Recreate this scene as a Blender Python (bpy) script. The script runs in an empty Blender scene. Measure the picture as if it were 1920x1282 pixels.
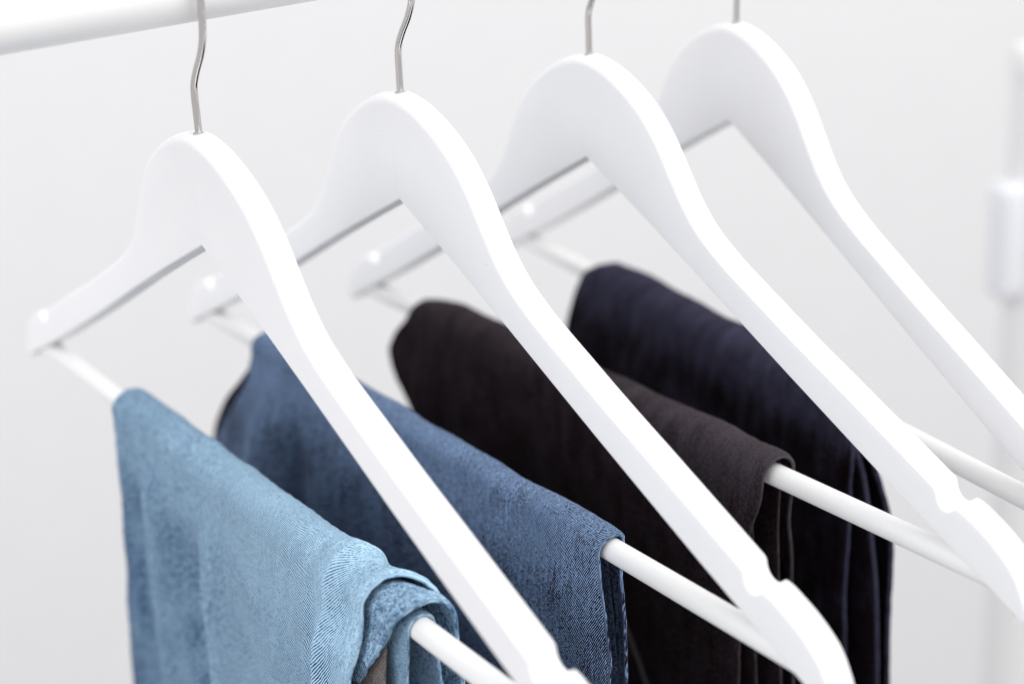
import bpy, bmesh, math, random
import numpy as np
from mathutils import Vector, Matrix

random.seed(4)
rng = np.random.default_rng(4)
sc = bpy.context.scene
COL = sc.collection

# ------------------------------------------------------------------ camera
YAW, PIT, ROL = 0.49969, 0.39668, -0.08342
fwd = Vector((math.sin(YAW) * math.cos(PIT), math.cos(YAW) * math.cos(PIT), -math.sin(PIT)))
rgt = Vector((math.cos(YAW), -math.sin(YAW), 0.0))
upv = rgt.cross(fwd)
r2 = rgt * math.cos(ROL) + upv * math.sin(ROL)
u2 = upv * math.cos(ROL) - rgt * math.sin(ROL)
cam_d = bpy.data.cameras.new('camera')
cam = bpy.data.objects.new('camera', cam_d)
COL.objects.link(cam)
M = Matrix((r2, u2, -fwd)).transposed().to_4x4()
M.translation = Vector((-0.15923, -0.50179, 0.12996))
cam.matrix_world = M
cam_d.sensor_fit = 'HORIZONTAL'
cam_d.sensor_width = 36.0
cam_d.lens = 53.83
cam_d.clip_start = 0.01
cam_d.clip_end = 50
cam_d.dof.use_dof = True
cam_d.dof.focus_distance = 0.535
cam_d.dof.aperture_fstop = 4.6
sc.camera = cam

# ------------------------------------------------------------------ world and lamps
w = bpy.data.worlds.new('World')
sc.world = w
w.use_nodes = True
bg = w.node_tree.nodes['Background']
bg.inputs[0].default_value = (0.955, 0.95, 0.975, 1)
bg.inputs[1].default_value = 0.735

def area(name, loc, target, size, power, col):
    d = bpy.data.lights.new(name, 'AREA')
    d.shape = 'RECTANGLE'
    d.size, d.size_y = size
    d.energy = power
    d.color = col
    o = bpy.data.objects.new(name, d)
    COL.objects.link(o)
    o.location = loc
    o.rotation_euler = (Vector(target) - Vector(loc)).to_track_quat('-Z', 'Y').to_euler()
    return o

area('window_light', (0.80, -1.10, 1.42), (0.16, 0.0, -0.1), (1.5, 1.4), 42, (1.0, 0.985, 0.965))
area('fill_light', (-1.65, 0.05, 1.15), (0.1, 0.05, -0.05), (1.7, 1.5), 24, (0.95, 0.965, 1.0))  # unseen fill lamp, added to brighten the left-facing hanger faces

sc.view_settings.view_transform = 'Standard'
sc.view_settings.look = 'None'
sc.view_settings.exposure = 0.0
sc.view_settings.gamma = 1.0
sc.view_settings.use_curve_mapping = False
sc.render.engine = 'CYCLES'
sc.cycles.use_denoising = True
sc.cycles.filter_width = 1.2
sc.cycles.max_bounces = 8
sc.cycles.diffuse_bounces = 5

# ------------------------------------------------------------------ helpers
def tag(o, label=None, cat=None, group=None, kind=None):
    for k, v in (('label', label), ('category', cat), ('group', group), ('kind', kind)):
        if v:
            o[k] = v
    return o

def empty(name, mat):
    o = bpy.data.objects.new(name, None)
    o.empty_display_size = 0.03
    COL.objects.link(o)
    o.matrix_world = mat
    return o

def mesh_obj(name, verts, faces, material, parent=None, smooth=True, sharp=None, uv=None, attr=None):
    me = bpy.data.meshes.new(name)
    verts = np.asarray(verts, dtype=np.float64)
    me.from_pydata(verts.tolist(), [], faces if isinstance(faces, list) else faces.tolist())
    if smooth:
        me.polygons.foreach_set('use_smooth', [True] * len(me.polygons))
        if sharp:
            me.set_sharp_from_angle(angle=math.radians(sharp))
    if uv is not None:
        lay = me.uv_layers.new(name='UVMap')
        li = np.zeros(len(me.loops), dtype=np.int32)
        me.loops.foreach_get('vertex_index', li)
        lay.data.foreach_set('uv', np.asarray(uv)[li].astype(np.float32).ravel())
    if attr is not None:
        for nme, val in attr.items():
            a = me.attributes.new(nme, 'FLOAT', 'POINT')
            a.data.foreach_set('value', np.asarray(val, dtype=np.float32))
    me.materials.append(material)
    me.update()
    o = bpy.data.objects.new(name, me)
    COL.objects.link(o)
    if parent:
        o.parent = parent
    return o

def spline(xs, ys):
    """smooth interpolating curve (cubic Hermite, monotone-ish)"""
    xs = np.asarray(xs, float); ys = np.asarray(ys, float)
    d = np.diff(ys) / np.diff(xs)
    m = np.zeros_like(ys)
    m[1:-1] = np.where(d[:-1] * d[1:] > 0, 2 * d[:-1] * d[1:] / (d[:-1] + d[1:] + 1e-30), 0)
    m[0], m[-1] = d[0], d[-1]
    def f(x):
        x = np.clip(np.asarray(x, float), xs[0], xs[-1])
        k = np.clip(np.searchsorted(xs, x) - 1, 0, len(xs) - 2)
        h = xs[k + 1] - xs[k]
        t = (x - xs[k]) / h
        return ((2*t**3 - 3*t**2 + 1) * ys[k] + (t**3 - 2*t**2 + t) * h * m[k]
                + (-2*t**3 + 3*t**2) * ys[k+1] + (t**3 - t**2) * h * m[k+1])
    return f

def sstep(a, b, x):
    t = np.clip((np.asarray(x, float) - a) / (b - a), 0, 1)
    return t * t * (3 - 2 * t)

def tube(name, pts, rad, material, parent=None, sides=14, cap=True):
    pts = [Vector(p) for p in pts]
    n = len(pts)
    rad = rad if hasattr(rad, '__len__') else [rad] * n
    V, Fc = [], []
    prev = None
    for i in range(n):
        t = (pts[min(i+1, n-1)] - pts[max(i-1, 0)]).normalized()
        if prev is None:
            a = Vector((1, 0, 0)) if abs(t.x) < 0.9 else Vector((0, 0, 1))
            nrm = (a - t * a.dot(t)).normalized()
        else:
            nrm = (prev - t * prev.dot(t)).normalized()
        prev = nrm
        b = t.cross(nrm)
        for k in range(sides):
            an = 2 * math.pi * k / sides
            V.append(pts[i] + (nrm * math.cos(an) + b * math.sin(an)) * rad[i])
    for i in range(n - 1):
        for k in range(sides):
            k2 = (k + 1) % sides
            Fc.append((i*sides+k, i*sides+k2, (i+1)*sides+k2, (i+1)*sides+k))
    if cap:
        Fc.append(tuple(range(sides))[::-1])
        Fc.append(tuple((n-1)*sides + k for k in range(sides)))
    return mesh_obj(name, [tuple(v) for v in V], Fc, material, parent, sharp=50)

# ------------------------------------------------------------------ materials
def new_mat(name):
    m = bpy.data.materials.new(name)
    m.use_nodes = True
    nt = m.node_tree
    return m, nt, nt.nodes['Principled BSDF']

class NT:
    def __init__(s, nt): s.nt = nt
    def node(s, t, **kw):
        n = s.nt.nodes.new(t)
        for k, v in kw.items(): setattr(n, k, v)
        return n
    def link(s, a, b): s.nt.links.new(a, b)
    def math(s, op, a, b=None, clamp=False):
        n = s.node('ShaderNodeMath', operation=op, use_clamp=clamp)
        for i, v in enumerate((a, b)):
            if v is None: continue
            if isinstance(v, (int, float)): n.inputs[i].default_value = v
            else: s.link(v, n.inputs[i])
        return n.outputs[0]
    def mapped(s, vec, scale, rot=0.0):
        n = s.node('ShaderNodeMapping')
        n.inputs['Scale'].default_value = scale
        n.inputs['Rotation'].default_value = (0, 0, rot)
        s.link(vec, n.inputs['Vector'])
        return n.outputs[0]
    def noise(s, vec, scale, detail=2.0, rough=0.5):
        n = s.node('ShaderNodeTexNoise')
        n.inputs['Scale'].default_value = scale
        n.inputs['Detail'].default_value = detail
        n.inputs['Roughness'].default_value = rough
        s.link(vec, n.inputs['Vector'])
        return n.outputs['Fac']
    def ramp(s, fac, stops):
        n = s.node('ShaderNodeValToRGB')
        e = n.color_ramp.elements
        while len(e) < len(stops): e.new(0.5)
        for k, (p, c) in enumerate(stops):
            e[k].position = p; e[k].color = (*c, 1)
        s.link(fac, n.inputs[0])
        return n.outputs[0]

def paint_mat(name, col, rough, bump=0.05, scale=900, var=0.02, dents=0.0):
    m, nt, b = new_mat(name)
    N = NT(nt)
    tc0 = N.node('ShaderNodeTexCoord').outputs['Object']
    off = N.node('ShaderNodeVectorMath', operation='ADD'); N.link(tc0, off.inputs[0])
    rnd = N.node('ShaderNodeObjectInfo').outputs['Random']
    N.link(N.math('MULTIPLY', rnd, 7.0), off.inputs[1])
    tc = off.outputs[0]
    lo = N.noise(tc, 25, 3)
    c = N.ramp(lo, [(0.3, tuple(max(0, x - var) for x in col)), (0.7, col)])
    N.link(c, b.inputs['Base Color'])
    fine = N.noise(tc, scale, 3, 0.6)
    grain = N.noise(N.mapped(tc, (900, 60, 300)), 1.0, 3)
    hsum = N.math('ADD', fine, N.math('MULTIPLY', grain, 0.6))
    if dents:
        dn = N.math('MULTIPLY', N.math('SUBTRACT', N.noise(tc, 170, 2), 0.69), 9.0, clamp=True)
        hsum = N.math('SUBTRACT', hsum, N.math('MULTIPLY', dn, dents))
    bp = N.node('ShaderNodeBump')
    bp.inputs['Strength'].default_value = bump
    bp.inputs['Distance'].default_value = 0.0006
    N.link(hsum, bp.inputs['Height'])
    N.link(bp.outputs[0], b.inputs['Normal'])
    rr = N.ramp(N.noise(tc, 60, 3), [(0.3, (rough - .06,) * 3), (0.7, (rough + .06,) * 3)])
    N.link(rr, b.inputs['Roughness'])
    return m

MAT_HANGER = paint_mat('white_lacquer', (0.86, 0.86, 0.865), 0.36, 0.16, dents=2.5)
MAT_BAR = paint_mat('white_bar_paint', (0.82, 0.82, 0.81), 0.42, 0.18, dents=1.5)
MAT_RAIL = paint_mat('white_powder_coat', (0.88, 0.88, 0.875), 0.40, 0.06)
MAT_POST = paint_mat('post_paint', (0.77, 0.77, 0.765), 0.45, 0.06)
MAT_KNOB = paint_mat('pale_plastic', (0.76, 0.77, 0.80), 0.45, 0.05)
MAT_SCREW = paint_mat('dark_screw', (0.30, 0.31, 0.31), 0.4, 0.05)
MAT_WALL = paint_mat('wall_paint', (0.728, 0.724, 0.727), 0.85, 0.25, 500, 0.01)

MAT_HOOK_SHADE = paint_mat('hook_base_shade', (0.42, 0.41, 0.40), 0.5, 0.05)  # grey for the painted contact shade at the hook base

def steel():
    m, nt, b = new_mat('polished_steel')
    N = NT(nt)
    b.inputs['Metallic'].default_value = 1.0
    b.inputs['Base Color'].default_value = (0.62, 0.60, 0.58, 1)
    tc = N.node('ShaderNodeTexCoord').outputs['Object']
    N.link(N.ramp(N.noise(tc, 400, 2), [(0.3, (.025,) * 3), (0.7, (.06,) * 3)]), b.inputs['Roughness'])
    return m
MAT_STEEL = steel()

def denim(name, dark, mid, light, pitch=0.00085, twill=0.5, slub=0.35, blotch=0.25, bias=0.0, angle=-0.56, bump=0.6, sheen=0.25, wear_shade_gain=0.5, speck=1.0, spec=0.2, fleck=0.18, mottle=0.5):
    m, nt, b = new_mat(name)
    N = NT(nt)
    uv = N.node('ShaderNodeUVMap').outputs[0]
    # twill ribs: diagonal wave with wobble
    ca, sa = math.cos(angle), math.sin(angle)
    sep = N.node('ShaderNodeSeparateXYZ'); N.link(uv, sep.inputs[0])
    wob = N.math('MULTIPLY', N.math('SUBTRACT', N.noise(uv, 90, 2), 0.5), 0.0016)
    lin = N.math('ADD', N.math('ADD', N.math('MULTIPLY', sep.outputs[0], ca), N.math('MULTIPLY', sep.outputs[1], sa)), wob)
    wave = N.math('ADD', N.math('MULTIPLY', N.math('SINE', N.math('MULTIPLY', lin, 2 * math.pi / pitch)), 0.5), 0.5)
    # thread-to-thread breakup
    thr = N.noise(N.mapped(uv, (1900, 700, 1)), 1.0, 2, 0.6)
    spk = N.noise(N.mapped(uv, (1500, 1300, 1)), 1.0, 1)
    slb = N.noise(N.mapped(uv, (900, 45, 1)), 1.0, 3, 0.6)
    blt = N.noise(uv, 70, 4, 0.6)
    def cen(x, k): return N.math('MULTIPLY', N.math('SUBTRACT', x, 0.5), k)
    rib = N.node('ShaderNodeAttribute'); rib.attribute_name = 'rib'
    amp = N.math('MULTIPLY', N.math('MULTIPLY', N.math('ADD', N.noise(uv, 38, 2), 0.15), 1.6), rib.outputs['Fac'])
    f = N.math('ADD', N.math('MULTIPLY', cen(N.math('MULTIPLY', wave, N.math('MULTIPLY', thr, 2.0)), twill), amp), 0.5 + bias)
    f = N.math('ADD', f, cen(slb, slub))
    flk = N.math('MULTIPLY', N.math('SUBTRACT', N.noise(N.mapped(uv, (1500, 850, 1)), 1.0, 1), 0.60), 7.0, clamp=True)
    f = N.math('ADD', f, cen(spk, speck))
    f = N.math('ADD', f, N.math('MULTIPLY', flk, fleck))
    mot = N.noise(N.mapped(uv, (620, 380, 1)), 1.0, 3, 0.65)
    f = N.math('ADD', f, cen(mot, mottle))
    f = N.math('ADD', f, cen(blt, blotch))
    wear_shade = N.node('ShaderNodeAttribute'); wear_shade.attribute_name = 'wear_shade'
    f = N.math('ADD', f, N.math('MULTIPLY', wear_shade.outputs['Fac'], wear_shade_gain))  # attribute mixes crease wear with painted crest light and side shade
    N.link(N.ramp(f, [(0.12, dark), (0.5, mid), (0.92, light)]), b.inputs['Base Color'])
    hgt = N.math('ADD', N.math('ADD', N.math('MULTIPLY', N.math('MULTIPLY', wave, rib.outputs['Fac']), 0.8), N.math('MULTIPLY', thr, 0.6)), N.math('MULTIPLY', mot, 0.6))
    bp = N.node('ShaderNodeBump')
    bp.inputs['Strength'].default_value = bump
    bp.inputs['Distance'].default_value = 0.00035
    N.link(hgt, bp.inputs['Height'])
    N.link(bp.outputs[0], b.inputs['Normal'])
    b.inputs['Roughness'].default_value = 0.92
    b.inputs['Specular IOR Level'].default_value = spec
    b.inputs['Sheen Weight'].default_value = sheen
    b.inputs['Sheen Roughness'].default_value = 0.5
    b.inputs['Sheen Tint'].default_value = (0.75, 0.85, 1.0, 1)
    return m

MAT_J1 = denim('light_blue_denim', (0.011, 0.038, 0.105), (0.068, 0.141, 0.258), (0.43, 0.635, 0.79), twill=2.0, slub=0.4, blotch=0.7, sheen=0.03, mottle=1.5, fleck=0.15, bump=0.6, spec=0.12, speck=1.3, pitch=0.00070)
MAT_J1_IN = denim('light_denim_inside', (0.030, 0.022, 0.020), (0.095, 0.075, 0.064), (0.30, 0.26, 0.22), twill=0.8)
MAT_J2 = denim('mid_blue_denim', (0.004, 0.003, 0.008), (0.027, 0.0225, 0.043), (0.22, 0.335, 0.53), twill=1.0, slub=0.6, blotch=0.5, pitch=0.00072, sheen=0.0, fleck=0.55, spec=0.08, speck=1.5, mottle=1.0, bias=-0.05)
MAT_J3 = denim('brown_black_denim', (0.0015, 0.0006, 0.0007), (0.0078, 0.0028, 0.0036), (0.076, 0.066, 0.078), twill=0.35, slub=0.25, pitch=0.00072, sheen=0.0, spec=0.04, speck=.5, mottle=.3, fleck=.08)
MAT_J4 = denim('navy_black_denim', (0.0015, 0.0006, 0.0008), (0.0048, 0.0018, 0.0025), (0.058, 0.058, 0.100), twill=0.2, slub=0.25, pitch=0.00072, sheen=0.0, spec=0.04, speck=.4, mottle=.3, fleck=.05)
MAT_TAN = denim('tan_seam_thread', (0.10, 0.07, 0.05), (0.22, 0.165, 0.12), (0.40, 0.32, 0.25), twill=0.3)
MAT_DKSEAM = denim('dark_seam_thread', (0.02, 0.014, 0.014), (0.05, 0.04, 0.04), (0.11, 0.09, 0.09), twill=0.3)

# ------------------------------------------------------------------ the wall behind
def wall():
    bm = bmesh.new()
    x0, x1, z0, z1, y = -2.4, 2.4, -1.6, 1.4, 0.0
    vs = [bm.verts.new(p) for p in ((x0, y, z0), (x1, y, z0), (x1, y, z1), (x0, y, z1),
                                    (x0, y + .1, z0), (x1, y + .1, z0), (x1, y + .1, z1), (x0, y + .1, z1))]
    for f in ((0, 1, 2, 3), (5, 4, 7, 6), (4, 0, 3, 7), (1, 5, 6, 2), (3, 2, 6, 7), (4, 5, 1, 0)):
        bm.faces.new([vs[i] for i in f])
    me = bpy.data.meshes.new('wall'); bm.to_mesh(me); bm.free()
    me.materials.append(MAT_WALL)
    o = bpy.data.objects.new('wall', me); COL.objects.link(o)
    o.matrix_world = Matrix.Translation((0.50, 0.86, 0)) @ Matrix.Rotation(math.radians(-17), 4, 'Z')
    tag(o, kind='structure')
wall()

# ------------------------------------------------------------------ clothes rail with its end upright
RAIL_Z, RAIL_R = 0.0510, 0.0125
def clothes_rail():
    XP = 0.72
    root = empty('clothes_rail', Matrix.Translation((XP, 0, -1.45)))
    tag(root, 'white metal clothes rail crossing the top left corner, carrying the hangers', 'clothes rail')
    def L(p): return (p[0] - XP, p[1], p[2] + 1.45)
    def side(xp, sg):
        pts = []
        R = 0.05
        for k in range(13):
            a = math.pi / 2 * k / 12
            pts.append(L((xp - sg * R + sg * R * math.sin(a), 0, RAIL_Z - R + R * math.cos(a))))
        pts.append(L((xp, 0, -0.30)))
        return pts
    a = side(XP, 1); b = side(-0.95, -1)
    tube('rail', [a[0]] + [L((x, 0, RAIL_Z)) for x in np.linspace(XP - .07, -0.88, 40)] + [b[0]], RAIL_R, MAT_RAIL, root, 40, cap=False)
    for xp, pts in ((XP, a), (-0.95, b)):
        tube('bend', pts, RAIL_R * 0.995, MAT_RAIL, root, 28, cap=False)
        up = [L((xp, 0, z)) for z in (-0.066, -0.066, -0.0655, -0.3, -0.7, -1.1, -1.45)]
        tube('upright', up, [0.0130, 0.0158, 0.0162, .0162, .0162, .0162, .0162], MAT_RAIL, root, 32, cap=False)
        tube('foot', [L((xp, y, -1.45 + 0.014)) for y in (-0.24, -0.12, 0, 0.12, 0.24)], 0.0135, MAT_RAIL, root, 16)
clothes_rail()

def upright_post():
    PX, PY = 0.722, 0.270
    root = empty('upright_post', Matrix.Translation((PX, PY, -1.45)))
    tag(root, 'blurred white metal post with a clamp at the right edge, in front of the wall', 'post')
    R = 0.021
    MAT_RAIL = MAT_POST
    tube('tube', [(0, 0, z) for z in (0, .4, .8, 1.1, 1.25, 1.30)], R, MAT_RAIL, root, 32, cap=False)
    tube('cap', [(0, 0, z) for z in (1.292, 1.298, 1.312, 1.318, 1.320)], [R * 1.01, R * 1.06, R * 1.06, R * .9, R * .4], MAT_RAIL, root, 32)
    tube('foot', [(x, 0, 0.014) for x in (-.2, -.1, 0, .1, .2)], 0.0135, MAT_RAIL, root, 16)
    V, Fc = [], []
    for z, g in ((1.130, .75), (1.133, .95), (1.139, 1), (1.211, 1), (1.217, .95), (1.220, .75)):
        for k in range(20):
            a_ = 2 * math.pi * k / 20
            V.append((-.028 + math.copysign(abs(math.cos(a_)) ** .45, math.cos(a_)) * .0120 * g,
                      -.001 + math.copysign(abs(math.sin(a_)) ** .45, math.sin(a_)) * .012 * g, z))
    for r_ in range(5):
        for k in range(20):
            Fc.append((r_*20 + k, r_*20 + (k+1) % 20, (r_+1)*20 + (k+1) % 20, (r_+1)*20 + k))
    Fc.append(tuple(range(20))[::-1]); Fc.append(tuple(100 + k for k in range(20)))
    cl = mesh_obj('clamp', V, Fc, MAT_KNOB, root, sharp=50)
    tube('screw', [(-.006, -R + .0005, 1.155), (-.006, -R - .0012, 1.155), (-.006, -R - .0026, 1.155)], [.0055, .0055, .0036], MAT_SCREW, root, 12)
upright_post()

# ------------------------------------------------------------------ hangers
X0 = [0.0, 0.07716, 0.15814, 0.23106]
YW = [0.11692, 0.10194, 0.06673, -0.0518]
TL = [0.02309, 0.00496, -0.02869, -0.01352]
CB = [-0.00662, -0.0081, -0.02107, -0.01823]
T = 0.0107
BAR_Z, BAR_R, BAR_S = -0.1435, 0.0042, 0.2035

def hmat(i):
    return (Matrix.Translation((X0[i], 0, 0)) @ Matrix.Rotation(YW[i], 4, 'Z')
            @ Matrix.Translation((0, 0, .07)) @ Matrix.Rotation(TL[i], 4, 'X') @ Matrix.Translation((0, 0, -.07)))

TOP = np.array([(0, 0.2), (5, -.1), (14.7, -2.5), (24.7, -6.9), (34.4, -13.1), (41.8, -20), (48.2, -28.2), (54.4, -38), (60.9, -47.6),
                (68, -55.6), (75.5, -61.6), (83, -66.5), (93.5, -72.5), (109.7, -81.2), (124.4, -88.7), (138.7, -95.7),
                (150.9, -101.8), (171.7, -112.2), (181.2, -117.0)]) / 1000
NOTCH = np.array([(181.8, -117.4), (182.4, -118.3), (182.7, -119.8), (183.3, -121.6), (184.5, -123.2), (186.2, -124.1), (187.9, -124.1),
                  (189.2, -123.2), (190.2, -122.3), (190.9, -121.75)]) / 1000
TIP = np.array([(192.0, -121.8), (194.5, -122.5), (198, -124.1), (204, -127.2), (209.2, -130.9), (213.4, -134.9), (216.6, -140.4), (218.8, -146.0), (219.2, -150.0), (217.8, -152.0)]) / 1000
UND = np.array([(0, -39.6), (33.4, -56.3), (64.3, -72.4), (89.5, -86.0), (113.6, -98.9), (145.9, -115.7), (163.1, -124.6), (184.1, -135.0), (205.4, -145.4), (211, -148.2), (214.5, -150.2), (217.2, -152.4)]) / 1000

def resample(P, step):
    """smooth curve through P by Catmull-Rom, then uniform arc-length steps"""
    Q = []
    n = len(P)
    for i in range(n - 1):
        p0, p1, p2, p3 = P[max(i-1, 0)], P[i], P[i+1], P[min(i+2, n-1)]
        for t in np.linspace(0, 1, 24, endpoint=False):
            Q.append(0.5 * ((2*p1) + (-p0 + p2)*t + (2*p0 - 5*p1 + 4*p2 - p3)*t*t + (-p0 + 3*p1 - 3*p2 + p3)*t**3))
    Q.append(P[-1])
    Q = np.array(Q)
    L = np.concatenate([[0], np.cumsum(np.linalg.norm(np.diff(Q, axis=0), axis=1))])
    m = max(2, int(L[-1] / step))
    u = np.linspace(0, L[-1], m)
    return np.stack([np.interp(u, L, Q[:, 0]), np.interp(u, L, Q[:, 1])], 1)

top1 = TOP.copy()
mir = np.array([(-a, b) for a, b in TOP[1:3][::-1]])
full = resample(np.vstack([mir, TOP]), 0.0016)
full = full[full[:, 0] >= 0.0004]
full = np.vstack([[(0, 0.0002), (0.00018, 0.0002), (0.00042, 0.0002)], full[full[:, 0] > .0008]])
notch = resample(NOTCH, 0.0006)
tip = resample(TIP, 0.0012)
top_half = np.vstack([full, notch, tip])
def und_at(s):
    return np.interp(s, UND[:, 0], UND[:, 1])

def half_pairs():
    out = []
    lt = np.concatenate([[0], np.cumsum(np.linalg.norm(np.diff(top_half, axis=0), axis=1))])
    for k, (s, z) in enumerate(top_half):
        # partner on the underside, roughly square to the arm
        if s < 0.04: sb = s * 0.72
        elif s < 0.075: sb = 0.04*.72 + (s - .04) * 1.05
        else: sb = s - 0.010
        sb = np.interp(s, [0, 0.035, 0.055, 0.080, 0.1815, 0.191, 0.205, 0.2105, 0.2166, 0.2193], [0, 0.022, 0.040, 0.066, 0.1715, 0.181, 0.1965, 0.203, 0.2105, 0.2160])
        out.append(((s, z), (sb, und_at(sb))))
    # the tip beyond the widest point
    return out
PAIRS = half_pairs()

def hanger_body(i, parent):
    prs = [((-a[0], a[1]), (-b[0], b[1])) for a, b in PAIRS[:0:-1]] + PAIRS
    V, Fc = [], []
    NC = 6
    ring_n = None
    for (ts, tz), (bs, bz) in prs:
        d = np.array([ts - bs, tz - bz]); h = np.linalg.norm(d); d = d / max(h, 1e-9)
        rt = min(0.0026 + 0.0010 * math.exp(-(ts / .05) ** 2), h * .45)
        rt = min(rt, float(np.interp(abs(ts), [0.05, 0.10], [0.0034, 0.0013])), h * .45)
        rb = min(0.0009, h * .3)
        ring = []
        # coordinates: x across, q from bottom (0) to top (h)
        def corner(cx, cq, r, a0):
            for k in range(NC + 1):
                a = a0 + math.pi / 2 * k / NC
                ring.append((cx + r * math.cos(a), cq + r * math.sin(a)))
        corner(T/2 - rt, h - rt, rt, 0)
        ring.append((0.0, h + 0.00025))
        corner(-T/2 + rt, h - rt, rt, math.pi / 2)
        for fq in (0.75, 0.5, 0.25): ring.append((-T/2, rb + (h - rt - rb) * fq))
        corner(-T/2 + rb, rb, rb, math.pi)
        corner(T/2 - rb, rb, rb, 1.5 * math.pi)
        for fq in (0.25, 0.5, 0.75): ring.append((T/2, rb + (h - rt - rb) * fq))
        ring_n = len(ring)
        for x, q in ring:
            s = bs + d[0] * q; z = bz + d[1] * q
            if abs(ts) < 1e-6 and abs(x) > T/2 - 1e-5: x -= math.copysign(0.00022 * max(0, 1 - q / h * 1.5), x)
            V.append((x + CB[i] * math.sqrt(s * s + 0.002**2), -s, z))
    n = len(prs)
    for k in range(n - 1):
        for j in range(ring_n):
            j2 = (j + 1) % ring_n
            Fc.append((k*ring_n + j, k*ring_n + j2, (k+1)*ring_n + j2, (k+1)*ring_n + j))
    Fc.append(tuple(range(ring_n))[::-1]); Fc.append(tuple((n-1)*ring_n + j for j in range(ring_n)))
    me_o = mesh_obj('body', V, Fc, MAT_HANGER, parent, sharp=38)
    bm = bmesh.new(); bm.from_mesh(me_o.data); bmesh.ops.recalc_face_normals(bm, faces=bm.faces[:]); bm.to_mesh(me_o.data); bm.free()
    return me_o

def hook(i, parent, twist):
    P = [(0, -0.012), (0.0, 0.0), (0.0006, 0.008), (0.0011, 0.0140), (0.0023, 0.0183), (0.0058, 0.0235), (0.0105, 0.0292), (0.0138, 0.0350), (0.0156, 0.0415)]
    pts = [tuple(q) for q in resample(np.array(P), 0.0012)]
    cz, R = RAIL_Z - 0.0022, RAIL_R + 0.0014 + 0.0026
    a0 = math.atan2(0.0415 - cz, 0.0156)
    for a in np.linspace(a0 + .12, math.radians(200), 44):
        rr = R
        pts.append((rr * math.cos(a), cz + rr * math.sin(a)))
    e = pts[-1]
    pts.append((e[0] - .0015, e[1] - .004))
    top_in = cz + R - 0.0014
    shift = (RAIL_Z + RAIL_R) - top_in           # rests on top of the rail
    ct, st = math.cos(twist), math.sin(twist)
    out = []
    for s, z in pts:
        zz = z + (shift * min(1, max(0, (z - .03) / .02)))
        out.append((s * st, -s * ct, zz))
    return tube('hook', out, 0.00132, MAT_STEEL, parent, 14)

def make_hanger(i, label, twist):
    root = empty('clothes_hanger', hmat(i))
    tag(root, label, 'hanger', 'white wooden hangers on the rail')
    hanger_body(i, root)
    hook(i, root, twist)
    cx = CB[i] * 0.2
    n = 30
    tube('hook_shade_ring', [(0, 0, z) for z in (-.0015, .0003, .00055, .0006)], [.0021, .0021, .0019, .0014], MAT_HOOK_SHADE, root, 20)  # added disc, painted grey for the dark contact where the hook enters
    tube('trouser_bar', [(cx, -s, BAR_Z) for s in np.linspace(-BAR_S, BAR_S, n)], BAR_R, MAT_BAR, root, 28)
    return root

make_hanger(0, 'white wooden hanger nearest the camera, carrying the light blue jeans', 0.0)
make_hanger(1, 'second white hanger from the front, carrying the mid blue jeans', 0.0)
make_hanger(2, 'third white hanger from the front, carrying the brownish black jeans', 0.0)
make_hanger(3, 'rearmost white hanger, farthest right, carrying the dark navy jeans', 0.0)

# ------------------------------------------------------------------ draped denim
def noise_field(S, W, n, smin, smax, wmin, wmax, seed):
    """smooth random field: sum of sines with wavelengths between min and max (metres)"""
    g = np.random.default_rng(seed)
    out = np.zeros_like(S)
    for _ in range(n):
        ls, lw = g.uniform(smin, smax), g.uniform(wmin, wmax)
        out += np.sin(2*np.pi*(S / ls * g.choice([-1, 1]) + W / lw) + g.uniform(0, 6.28)) * g.uniform(.4, 1)
    return out / math.sqrt(n)

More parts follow.
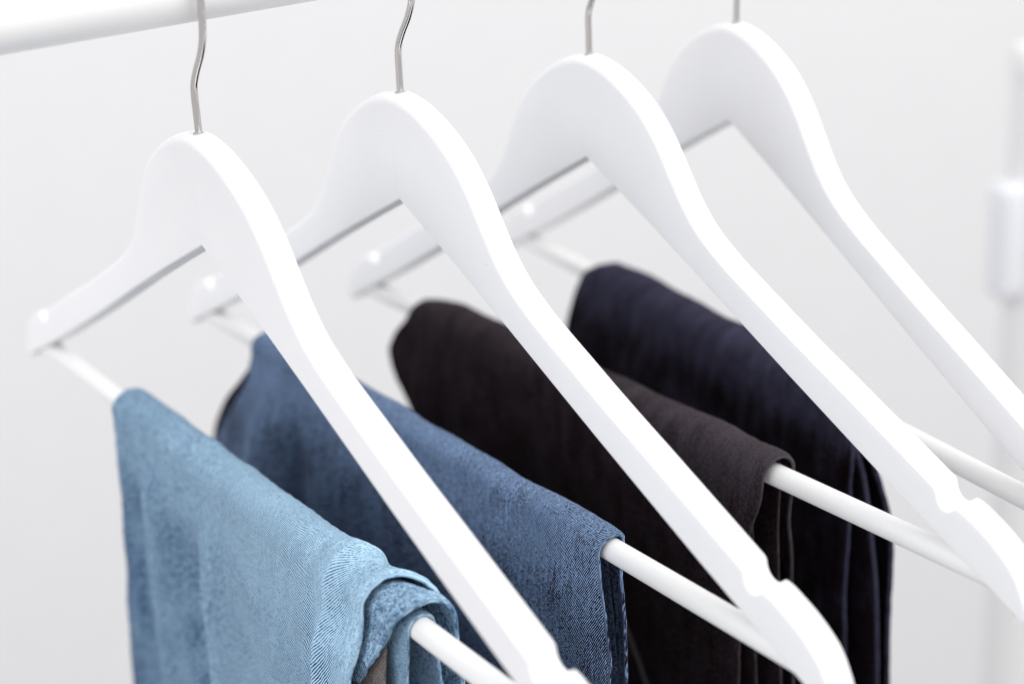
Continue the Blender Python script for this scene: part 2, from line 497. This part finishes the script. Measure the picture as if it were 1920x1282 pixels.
def cloth(name, parent, material, sL, sR, rho, front, back, drop_f, drop_b, disp=None, wear_shade=None, th=0.0011, ds=0.0016, dw=0.0018, cx=0.0, rib=None, rim=0.4, curl=(0.0, .004)):
    """cloth folded over the bar. w: arc from the crest, negative on the camera side.
    sL/sR(w): ends along the bar. rho(s): crest radius. front/back(d, s): extra swing out at depth d."""
    nw = int((drop_f + drop_b) / dw)
    W1 = np.linspace(-drop_f, drop_b, nw)
    a_, b_ = sL(W1), sR(W1)
    ns = int(np.max(b_ - a_) / ds)
    A = np.linspace(0, 1, ns)
    S = a_[:, None] + A[None, :] * (b_ - a_)[:, None]
    Wg = np.repeat(W1[:, None], ns, 1)
    R = rho(S)
    q = math.pi / 2 * R
    th_ = np.clip(Wg / R, -math.pi/2, math.pi/2)
    d = np.maximum(np.abs(Wg) - q, 0)
    sg = np.sign(Wg)
    fl = np.where(sg < 0, front(d, S), back(d, S))
    X = R * np.sin(th_) + sg * fl
    Z = R * np.cos(th_) - d
    P = np.stack([X, -S, Z], -1)
    def normals(P):
        dwv = np.gradient(P, axis=0); dsv = np.gradient(P, axis=1)
        nn = np.cross(dwv, dsv)
        nn /= np.linalg.norm(nn, axis=-1, keepdims=True) + 1e-12
        return nn
    N_ = normals(P)
    # outward must point up at the crest
    kc = int(np.argmin(np.abs(W1)))
    if N_[kc, ns//2, 2] < 0: N_ = -N_
    if disp is not None:
        P = P + N_ * disp(S, Wg, d, sg)[..., None]
        N2 = normals(P)
        if N2[kc, ns//2, 2] < 0: N2 = -N2
        N_ = N2
    if curl[0]:
        e_ = np.clip(1 - (b_[:, None] - S) / curl[1], 0, 1)
        P = P - N_ * (curl[0] * e_ ** 2)[..., None]
        N3 = normals(P)
        N_ = -N3 if N3[kc, ns//2, 2] < 0 else N3
    P = P + np.array([cx, 0, BAR_Z])
    Pin = P - N_ * th
    nv = nw * ns
    idx = np.arange(nv).reshape(nw, ns)
    quads = np.stack([idx[:-1, :-1], idx[:-1, 1:], idx[1:, 1:], idx[1:, :-1]], -1).reshape(-1, 4)
    qin = quads[:, ::-1] + nv
    # rim with a rounded edge
    loop = np.concatenate([idx[0, :], idx[1:, -1], idx[-1, -2::-1], idx[-2:0:-1, 0]])
    Pf, If, Nf = P.reshape(-1, 3), Pin.reshape(-1, 3), N_.reshape(-1, 3)
    inner_nb = np.concatenate([idx[1, :], idx[1:, -2], idx[-2, -2::-1], idx[-2:0:-1, 1]])
    tout = Pf[loop] - Pf[inner_nb]
    tout /= np.linalg.norm(tout, axis=1, keepdims=True) + 1e-12
    rims = []
    m = len(loop)
    for k, (e, qd) in enumerate(((0.35, .18), (0.5, .5), (0.35, .82))):
        rims.append(Pf[loop] * (1 - qd) + If[loop] * qd + tout * th * e)
    V = np.vstack([Pf, If] + rims)
    faces = [quads, qin]
    chain = [loop] + [2*nv + k*m + np.arange(m) for k in range(3)] + [loop + nv]
    for c0, c1 in zip(chain[:-1], chain[1:]):
        faces.append(np.stack([np.roll(c0, -1), c0, c1, np.roll(c1, -1)], -1))
    Fc = np.vstack(faces)
    uv0 = np.stack([S, Wg], -1).reshape(-1, 2)
    uv = np.vstack([uv0, uv0 + (0.013, 0.007)] + [uv0[loop] * 0.25 + (0.0004 * k, 0) for k in range(3)])
    we = np.zeros(nv) if wear_shade is None else wear_shade(S, Wg, d, sg).reshape(-1)
    we = np.concatenate([we, we * 0] + [we[loop] + rim] * 3)
    rb_ = np.full(nv, .8) if rib is None else rib(S, Wg, d, sg).reshape(-1)
    rb_ = np.concatenate([rb_, rb_] + [rb_[loop] * 0.3] * 3)
    # paler fold edges
    return mesh_obj(name, V, Fc, material, parent, uv=uv, attr={'wear_shade': we, 'rib': rb_}), P, N_, S, Wg

def const(v): return lambda w: np.full_like(np.asarray(w, float), v)

def ridge(S, centre, width): return np.exp(-((S - centre) / width) ** 2)

def seam_tube(name, parent, material, P, N_, S, Wg, path, rad, lift=0.0002):
    """cord laid along (s, w) path on a cloth grid"""
    pts = []
    W1 = Wg[:, 0]
    for s, w_ in path:
        k = int(np.argmin(np.abs(W1 - w_)))
        j = int(np.argmin(np.abs(S[k] - s)))
        pts.append(P[k, j] + N_[k, j] * lift)
    pts = np.array(pts)
    pts = np.stack([np.convolve(np.pad(pts[:, c], 2, mode='edge'), np.ones(5)/5, 'valid') for c in range(3)], 1)
    o = tube(name, [tuple(p) for p in pts], rad, material, parent, 8)
    return o

def make_jeans(i, label):
    root = empty('pair_of_jeans', hmat(i))
    tag(root, label, 'jeans', 'jeans folded over the hanger bars')
    return root

# ---- front pair: light blue
def jeans_light():
    i = 0; cx = CB[i] * .2
    root = make_jeans(i, 'light blue washed jeans with a puckered seam, on the nearest hanger')
    # outer leg
    rho = spline([-.125, -.115, -.10, -.04, .03, .062, .073, .080, .090, .098, .110, .125],
                 [.0075, .0085, .0098, .0098, .0100, .0106, .0125, .0118, .0112, .0132, .0152, .0152])
    sL = spline([-.30, -.16, -.10, -.05, -.02, 0, .02, .25], [-.130, -.122, -.112, -.106, -.108, -.1075, -.107, -.112])
    sR = spline([-.30, -.12, -.06, -.03, -.017, 0, .010, .022, .03, .25], [.094, .097, .099, .0985, .0975, .0985, .103, .109, .113, .114])
    def front(d, S):
        base = .0020 * sstep(0, .03, d) + .012 * sstep(.0, .16, d) * np.interp(S, [-.12, -.02, .02, .06], [.72, 1.0, .8, .35])
        return base + .0062 * sstep(0, .022, d) * sstep(.04, .100, S)
    def back(d, S): return .004 * sstep(0, .05, d)
    def disp(S, Wg, d, sg):
        f = np.where(sg < 0, 1.0, .4)
        o = np.zeros_like(S)
        # long vertical folds fanning out below the crest
        c1 = -.022 + .13 * np.clip(d - .01, 0, .2)
        o += f * .0058 * ridge(S, c1, .009) * sstep(.006, .05, d)
        o -= f * .0066 * ridge(S, c1 - .019, .012) * sstep(.006, .05, d)
        o += f * .0038 * ridge(S, -.072 + .03 * d, .009) * sstep(.004, .03, d) * (1 - .5 * sstep(.06, .12, d))
        o -= f * .0026 * ridge(S, -.090, .008) * sstep(.01, .04, d)
        # puckered seam running down from the bump in the crest
        c2 = .0765 + .06 * np.clip(np.abs(Wg), 0, .02) - .16 * np.clip(d - .008, 0, .2)
        o += f * .0016 * ridge(S, c2, .0030) * (1 - .5 * sstep(.03, .1, d))
        o -= f * .0016 * ridge(S, c2 - .0095, .006) * sstep(.0, .02, d)
        o -= f * .0012 * ridge(S, c2 + .0085, .005) * (1 - sstep(.02, .07, d))
        c3 = .040 - .10 * np.clip(d, 0, .2)
        o += f * .0034 * ridge(S, c3, .008) * sstep(.01, .05, d)
        o += .00035 * noise_field(S, Wg, 9, .012, .04, .03, .12, 11)
        o += f * .0013 * ridge(S, c1 + .003, .0022) * sstep(.01, .04, d)
        o += f * .0010 * ridge(S, c1 + .017 + .05 * d, .0022) * sstep(.05, .09, d)
        o += f * .0010 * ridge(S, c2, .0012) * (1 - .4 * sstep(.03, .1, d))
        o += .00016 * noise_field(S, Wg, 9, .004, .010, .006, .02, 12)
        return o
    def wear_shade(S, Wg, d, sg):
        c1 = -.022 + .13 * np.clip(d - .01, 0, .2)
        c2 = .0765 + .06 * np.clip(np.abs(Wg), 0, .02) - .16 * np.clip(d - .008, 0, .2)
        o = .35 * ridge(S, c2, .0009) + .50 * ridge(S, c1 + .004, .0022) * sstep(.015, .05, d)
        o += .35 * ridge(S, -.071 + .03 * d, .004) * sstep(.008, .03, d)
        o += .18 * noise_field(S, Wg, 8, .01, .03, .05, .15, 21) + .72 * (1 - sstep(.002, .040, d)) * np.interp(S, [-.12, .04, .09], [1, .85, .5])  # crest term paints the brighter light on top of the fold
        o += np.interp(S, [-.11, -.03, .02, .08], [-.72, -.34, .26, .48]) + .45 * ridge(S, c1 + .017 + .05 * d, .0016) * sstep(.05, .09, d)  # first term paints the panel's shaded left and lit right into the colour
        return o
    cloth('leg', root, MAT_J1, sL, sR, rho, front, back, .30, .26, disp, wear_shade, cx=cx, th=.0018, ds=.0011, dw=.0011, rim=.05, curl=(.0009, .004),
          rib=lambda S, Wg, d, sg: np.interp(S + .16 * np.clip(d - .008, 0, .2), [-.11, -.03, .005, .055, .072, .10], [.6, .75, 1.1, 1.0, .6, .4]))
    # turned-back layer showing as a band beyond the outer edge
    rhoM = spline([.07, .088, .098, .110, .120, .130], [.0070, .0076, .0084, .0104, .0120, .0122])
    sRm = spline([-.040, -.034, -.026, -.014, 0, .02, .03, .25], [.094, .0985, .1045, .1125, .1175, .1195, .119, .116])
    cloth('turned_layer', root, MAT_J1, const(.088), sRm, rhoM, lambda d, S: .0060 * sstep(0, .02, d), lambda d, S: .0015 * sstep(0, .03, d), .040, .24,
          lambda S, Wg, d, sg: .00018 * noise_field(S, Wg, 8, .006, .02, .01, .04, 31) + .0016 * sstep(-.002, .012, Wg), lambda S, Wg, d, sg: .25 + 0 * S, cx=cx, th=.0017, ds=.0009, rim=0.0, curl=(.0012, .005), rib=lambda S, Wg, d, sg: .3 + 0 * S)
    # inner leg hugging the bar
    def dI(S, Wg, d, sg):
        return .0004 * noise_field(S, Wg, 8, .02, .05, .05, .2, 41) + .0012 * ridge(S, .112, .006) * sstep(.01, .05, d)
    cloth('leg', root, MAT_J1, const(-.100), spline([-.30, -.03, 0, .25], [.110, .1140, .1165, .114]), spline([-.12, .13], [.0055, .0057]),
          lambda d, S: .0012 * sstep(0, .03, d), lambda d, S: .001 * sstep(0, .05, d), .29, .24, dI, None, cx=cx, th=.0012)
    # inside-out seam allowance hanging between the layers
    cloth('inner_seam', root, MAT_J1_IN, const(.03), spline([-.28, -.04, 0, .05], [.102, .1075, .1040, .10]), spline([.0, .13], [.0074, .0076]),
          lambda d, S: .0045 * sstep(0, .03, d), lambda d, S: 0 * d, .27, .05,
          lambda S, Wg, d, sg: .0005 * noise_field(S, Wg, 6, .01, .03, .05, .2, 51), None, cx=cx, th=.0010)
jeans_light()

# ---- second pair: mid blue
def jeans_mid():
    i = 1; cx = CB[i] * .2
    root = make_jeans(i, 'mid blue jeans with a clean folded edge, on the second hanger')
    rho = spline([-.15, -.13, -.06, .05, .10, .118], [.0072, .0078, .0075, .0068, .0076, .0080])
    sL = spline([-.30, -.10, -.065, -.04, -.02, 0, .02, .25], [-.190, -.184, -.170, -.157, -.148, -.1420, -.139, -.14])
    sR = spline([-.30, -.08, -.05, -.035, -.02, -.011, 0, .012, .03, .25], [.107, .1140, .1195, .1180, .1135, .1125, .1130, .1110, .1085, .1075])
    def front(d, S):
        left = np.interp(S, [-.17, -.12, -.06, .0], [1.0, .75, .25, 0])
        return .0030 * sstep(0, .03, d) + .018 * sstep(-.01, .06, d) * left * sstep(0, .01, d) + .006 * sstep(.03, .2, d)
    def back(d, S): return .0006 * sstep(0, .05, d)
    def disp(S, Wg, d, sg):
        f = np.where(sg < 0, 1.0, .5)
        o = f * .0050 * ridge(S, -.118 - .10 * d, .010) * sstep(.004, .04, d)
        o -= f * .0100 * ridge(S, -.096 - .04 * d, .009) * sstep(.008, .05, d)
        o += f * .0030 * ridge(S, -.066, .012) * sstep(.006, .05, d)
        o -= f * .0050 * (1 - sstep(0, .012, S - sL(Wg))) * sstep(.0, .02, d)
        o += .0004 * noise_field(S, Wg, 8, .03, .07, .06, .2, 61)
        o += .00010 * noise_field(S, Wg, 9, .004, .010, .008, .03, 62)
        return o
    def wear_shade(S, Wg, d, sg):
        return .50 * (1 - sstep(.002, .032, d)) + .45 * ridge(S, -.120 - .16 * d, .007) * sstep(.004, .03, d) + .10 * noise_field(S, Wg, 8, .003, .01, .06, .2, 71) * sstep(0, .02, d)  # first term is top light painted along the crest
    out = cloth('leg', root, MAT_J2, sL, sR, rho, front, back, .30, .26, disp, wear_shade, cx=cx, th=.0017, ds=.0013, dw=.0015, rim=.22, curl=(.0008, .004))
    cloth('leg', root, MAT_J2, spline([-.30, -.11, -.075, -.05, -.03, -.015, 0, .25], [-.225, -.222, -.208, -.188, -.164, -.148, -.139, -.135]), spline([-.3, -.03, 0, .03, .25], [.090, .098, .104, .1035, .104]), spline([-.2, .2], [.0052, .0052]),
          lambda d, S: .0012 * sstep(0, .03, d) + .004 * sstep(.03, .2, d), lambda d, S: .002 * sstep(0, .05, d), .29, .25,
          lambda S, Wg, d, sg: .0003 * noise_field(S, Wg, 6, .03, .07, .06, .2, 63), lambda S, Wg, d, sg: -.9 * sstep(.004, .02, d), cx=cx, th=.0010, ds=.002, dw=.002)  # inner leg darkened below the crest: its shadow put into the colour
jeans_mid()

# ---- third pair: brownish black
def jeans_brown():
    i = 2; cx = CB[i] * .2
    root = make_jeans(i, 'brownish black jeans with a bent corner at the far end, on the third hanger')
    rho = spline([-.17, -.150, -.134, -.118, -.06, .05, .09, .102, .11], [.0060, .0066, .0098, .0114, .0104, .0100, .0098, .0092, .0085])
    sL = spline([-.30, -.085, -.068, -.05, -.038, -.029, -.024, -.012, 0, .02, .25], [-.112, -.121, -.133, -.147, -.159, -.168, -.167, -.155, -.146, -.143, -.145])
    sR = spline([-.30, -.11, -.06, -.036, -.02, 0, .02, .04, .25], [.0870, .0915, .0945, .0985, .1030, .1045, .1030, .0990, .095])
    def front(d, S):
        left = np.interp(S, [-.16, -.11, -.05], [1, .6, 0])
        return .0025 * sstep(0, .03, d) + .010 * sstep(0, .04, d) * left + .004 * sstep(.02, .15, d)
    def back(d, S): return .003 * sstep(0, .05, d)
    def disp(S, Wg, d, sg):
        f = np.where(sg < 0, 1.0, .5)
        o = f * .0030 * ridge(S, -.085, .012) * sstep(.004, .05, d)
        o -= f * .0035 * ridge(S, -.110, .010) * sstep(.004, .04, d)
        o -= f * .0025 * ridge(S, -.055, .014) * sstep(.01, .06, d)
        o += .0006 * noise_field(S, Wg, 8, .03, .07, .06, .2, 81)
        o += .00012 * noise_field(S, Wg, 9, .005, .012, .008, .03, 82)
        return o
    def wear_shade(S, Wg, d, sg):
        return .38 * (1 - sstep(0, .012, d)) * (.35 + .65 * sstep(-.02, .004, Wg)) + .22 * sstep(.0, .09, S) * (1 - sstep(.0, .03, d)) + .06 * noise_field(S, Wg, 8, .004, .02, .04, .2, 83)  # crest term is painted top light; the near end is worn paler
    g = cloth('leg', root, MAT_J3, sL, sR, rho, front, back, .30, .26, disp, wear_shade, cx=cx, th=.0017, ds=.0016, dw=.0016, curl=(.0008, .004))
    path = [(.012 + (t ** .8) * .034 - .006 * max(0, t - .7), -(.100 + .055 * t)) for t in np.linspace(0, 1, 40)]
    seam_tube('seam', root, MAT_DKSEAM, g[1], g[2], g[3], g[4], path, .0011)
    cloth('leg', root, MAT_J3, const(-.115), spline([-.3, -.03, 0, .03, .25], [.090, .094, .0985, .098, .096]), spline([-.2, .2], [.0066, .0066]),
          lambda d, S: -.0010 * sstep(0, .03, d), lambda d, S: -.0022 * sstep(0, .03, d), .28, .25,
          lambda S, Wg, d, sg: .0003 * noise_field(S, Wg, 6, .03, .07, .06, .2, 84), None, cx=cx, th=.0012, ds=.002, dw=.002)
jeans_brown()

# ---- rearmost pair: dark navy
def jeans_navy():
    i = 3; cx = CB[i] * .2
    root = make_jeans(i, 'dark navy jeans with stacked folded edges, on the rearmost hanger')
    rho = spline([-.14, -.12, -.09, -.03, .05, .095, .11], [.0085, .0105, .0120, .0108, .0105, .0103, .0095])
    sL = spline([-.30, -.08, -.045, -.026, -.010, 0, .02, .25], [-.140, -.137, -.1345, -.131, -.119, -.110, -.108, -.112])
    sR = spline([-.32, -.14, -.10, -.06, -.03, -.012, 0, .02, .07], [.0900, .0880, .0860, .0885, .0900, .0840, .0780, .0770, .089])
    def front(d, S):
        left = np.interp(S, [-.15, -.09, -.03], [1, .6, 0])
        return .0020 * sstep(0, .03, d) + .007 * sstep(0, .04, d) * left + .004 * sstep(.03, .2, d)
    def back(d, S): return .003 * sstep(0, .05, d)
    def disp(S, Wg, d, sg):
        f = np.where(sg < 0, 1.0, .5)
        o = f * .0013 * noise_field(S, Wg, 7, .018, .075, .035, .16, 95) * sstep(.002, .02, d) * np.interp(S, [-.12, .0, .06], [1, .9, .4])
        o += f * .0018 * ridge(d, .030 + .12 * (S + .05), .010) * ridge(S, -.02, .05)
        o += .0007 * noise_field(S, Wg, 8, .03, .07, .06, .2, 91)
        o += .00012 * noise_field(S, Wg, 9, .005, .012, .008, .03, 92)
        return o
    def wear_shade(S, Wg, d, sg):
        return .48 * (1 - sstep(0, .022, d)) + .2 * ridge(d, .030 + .12 * (S + .05), .008) * ridge(S, -.02, .05) + .10 * noise_field(S, Wg, 8, .01, .03, .02, .06, 93)  # first term lightens the crest to stand for light from above
    cloth('leg', root, MAT_J4, sL, sR, rho, front, back, .32, .28, disp, wear_shade, cx=cx, th=.0026, ds=.0016, dw=.0018, rim=.5, curl=(.0012, .005))
    wob = spline([-.32, -.20, -.13, -.09, -.05, 0, .25], [.0940, .0925, .0955, .0940, .0885, .0770, .086])
    cloth('leg', root, MAT_J4, const(-.105), wob, spline([-.2, .2], [.0068, .0068]),
          lambda d, S: -.0036 * sstep(0, .03, d), lambda d, S: -.0030 * sstep(0, .03, d), .31, .27,
          lambda S, Wg, d, sg: .0003 * noise_field(S, Wg, 6, .03, .07, .06, .2, 94), lambda S, Wg, d, sg: 0 * S, cx=cx, th=.0030, ds=.0018, dw=.002, rim=.45, curl=(.0010, .005))
jeans_navy()
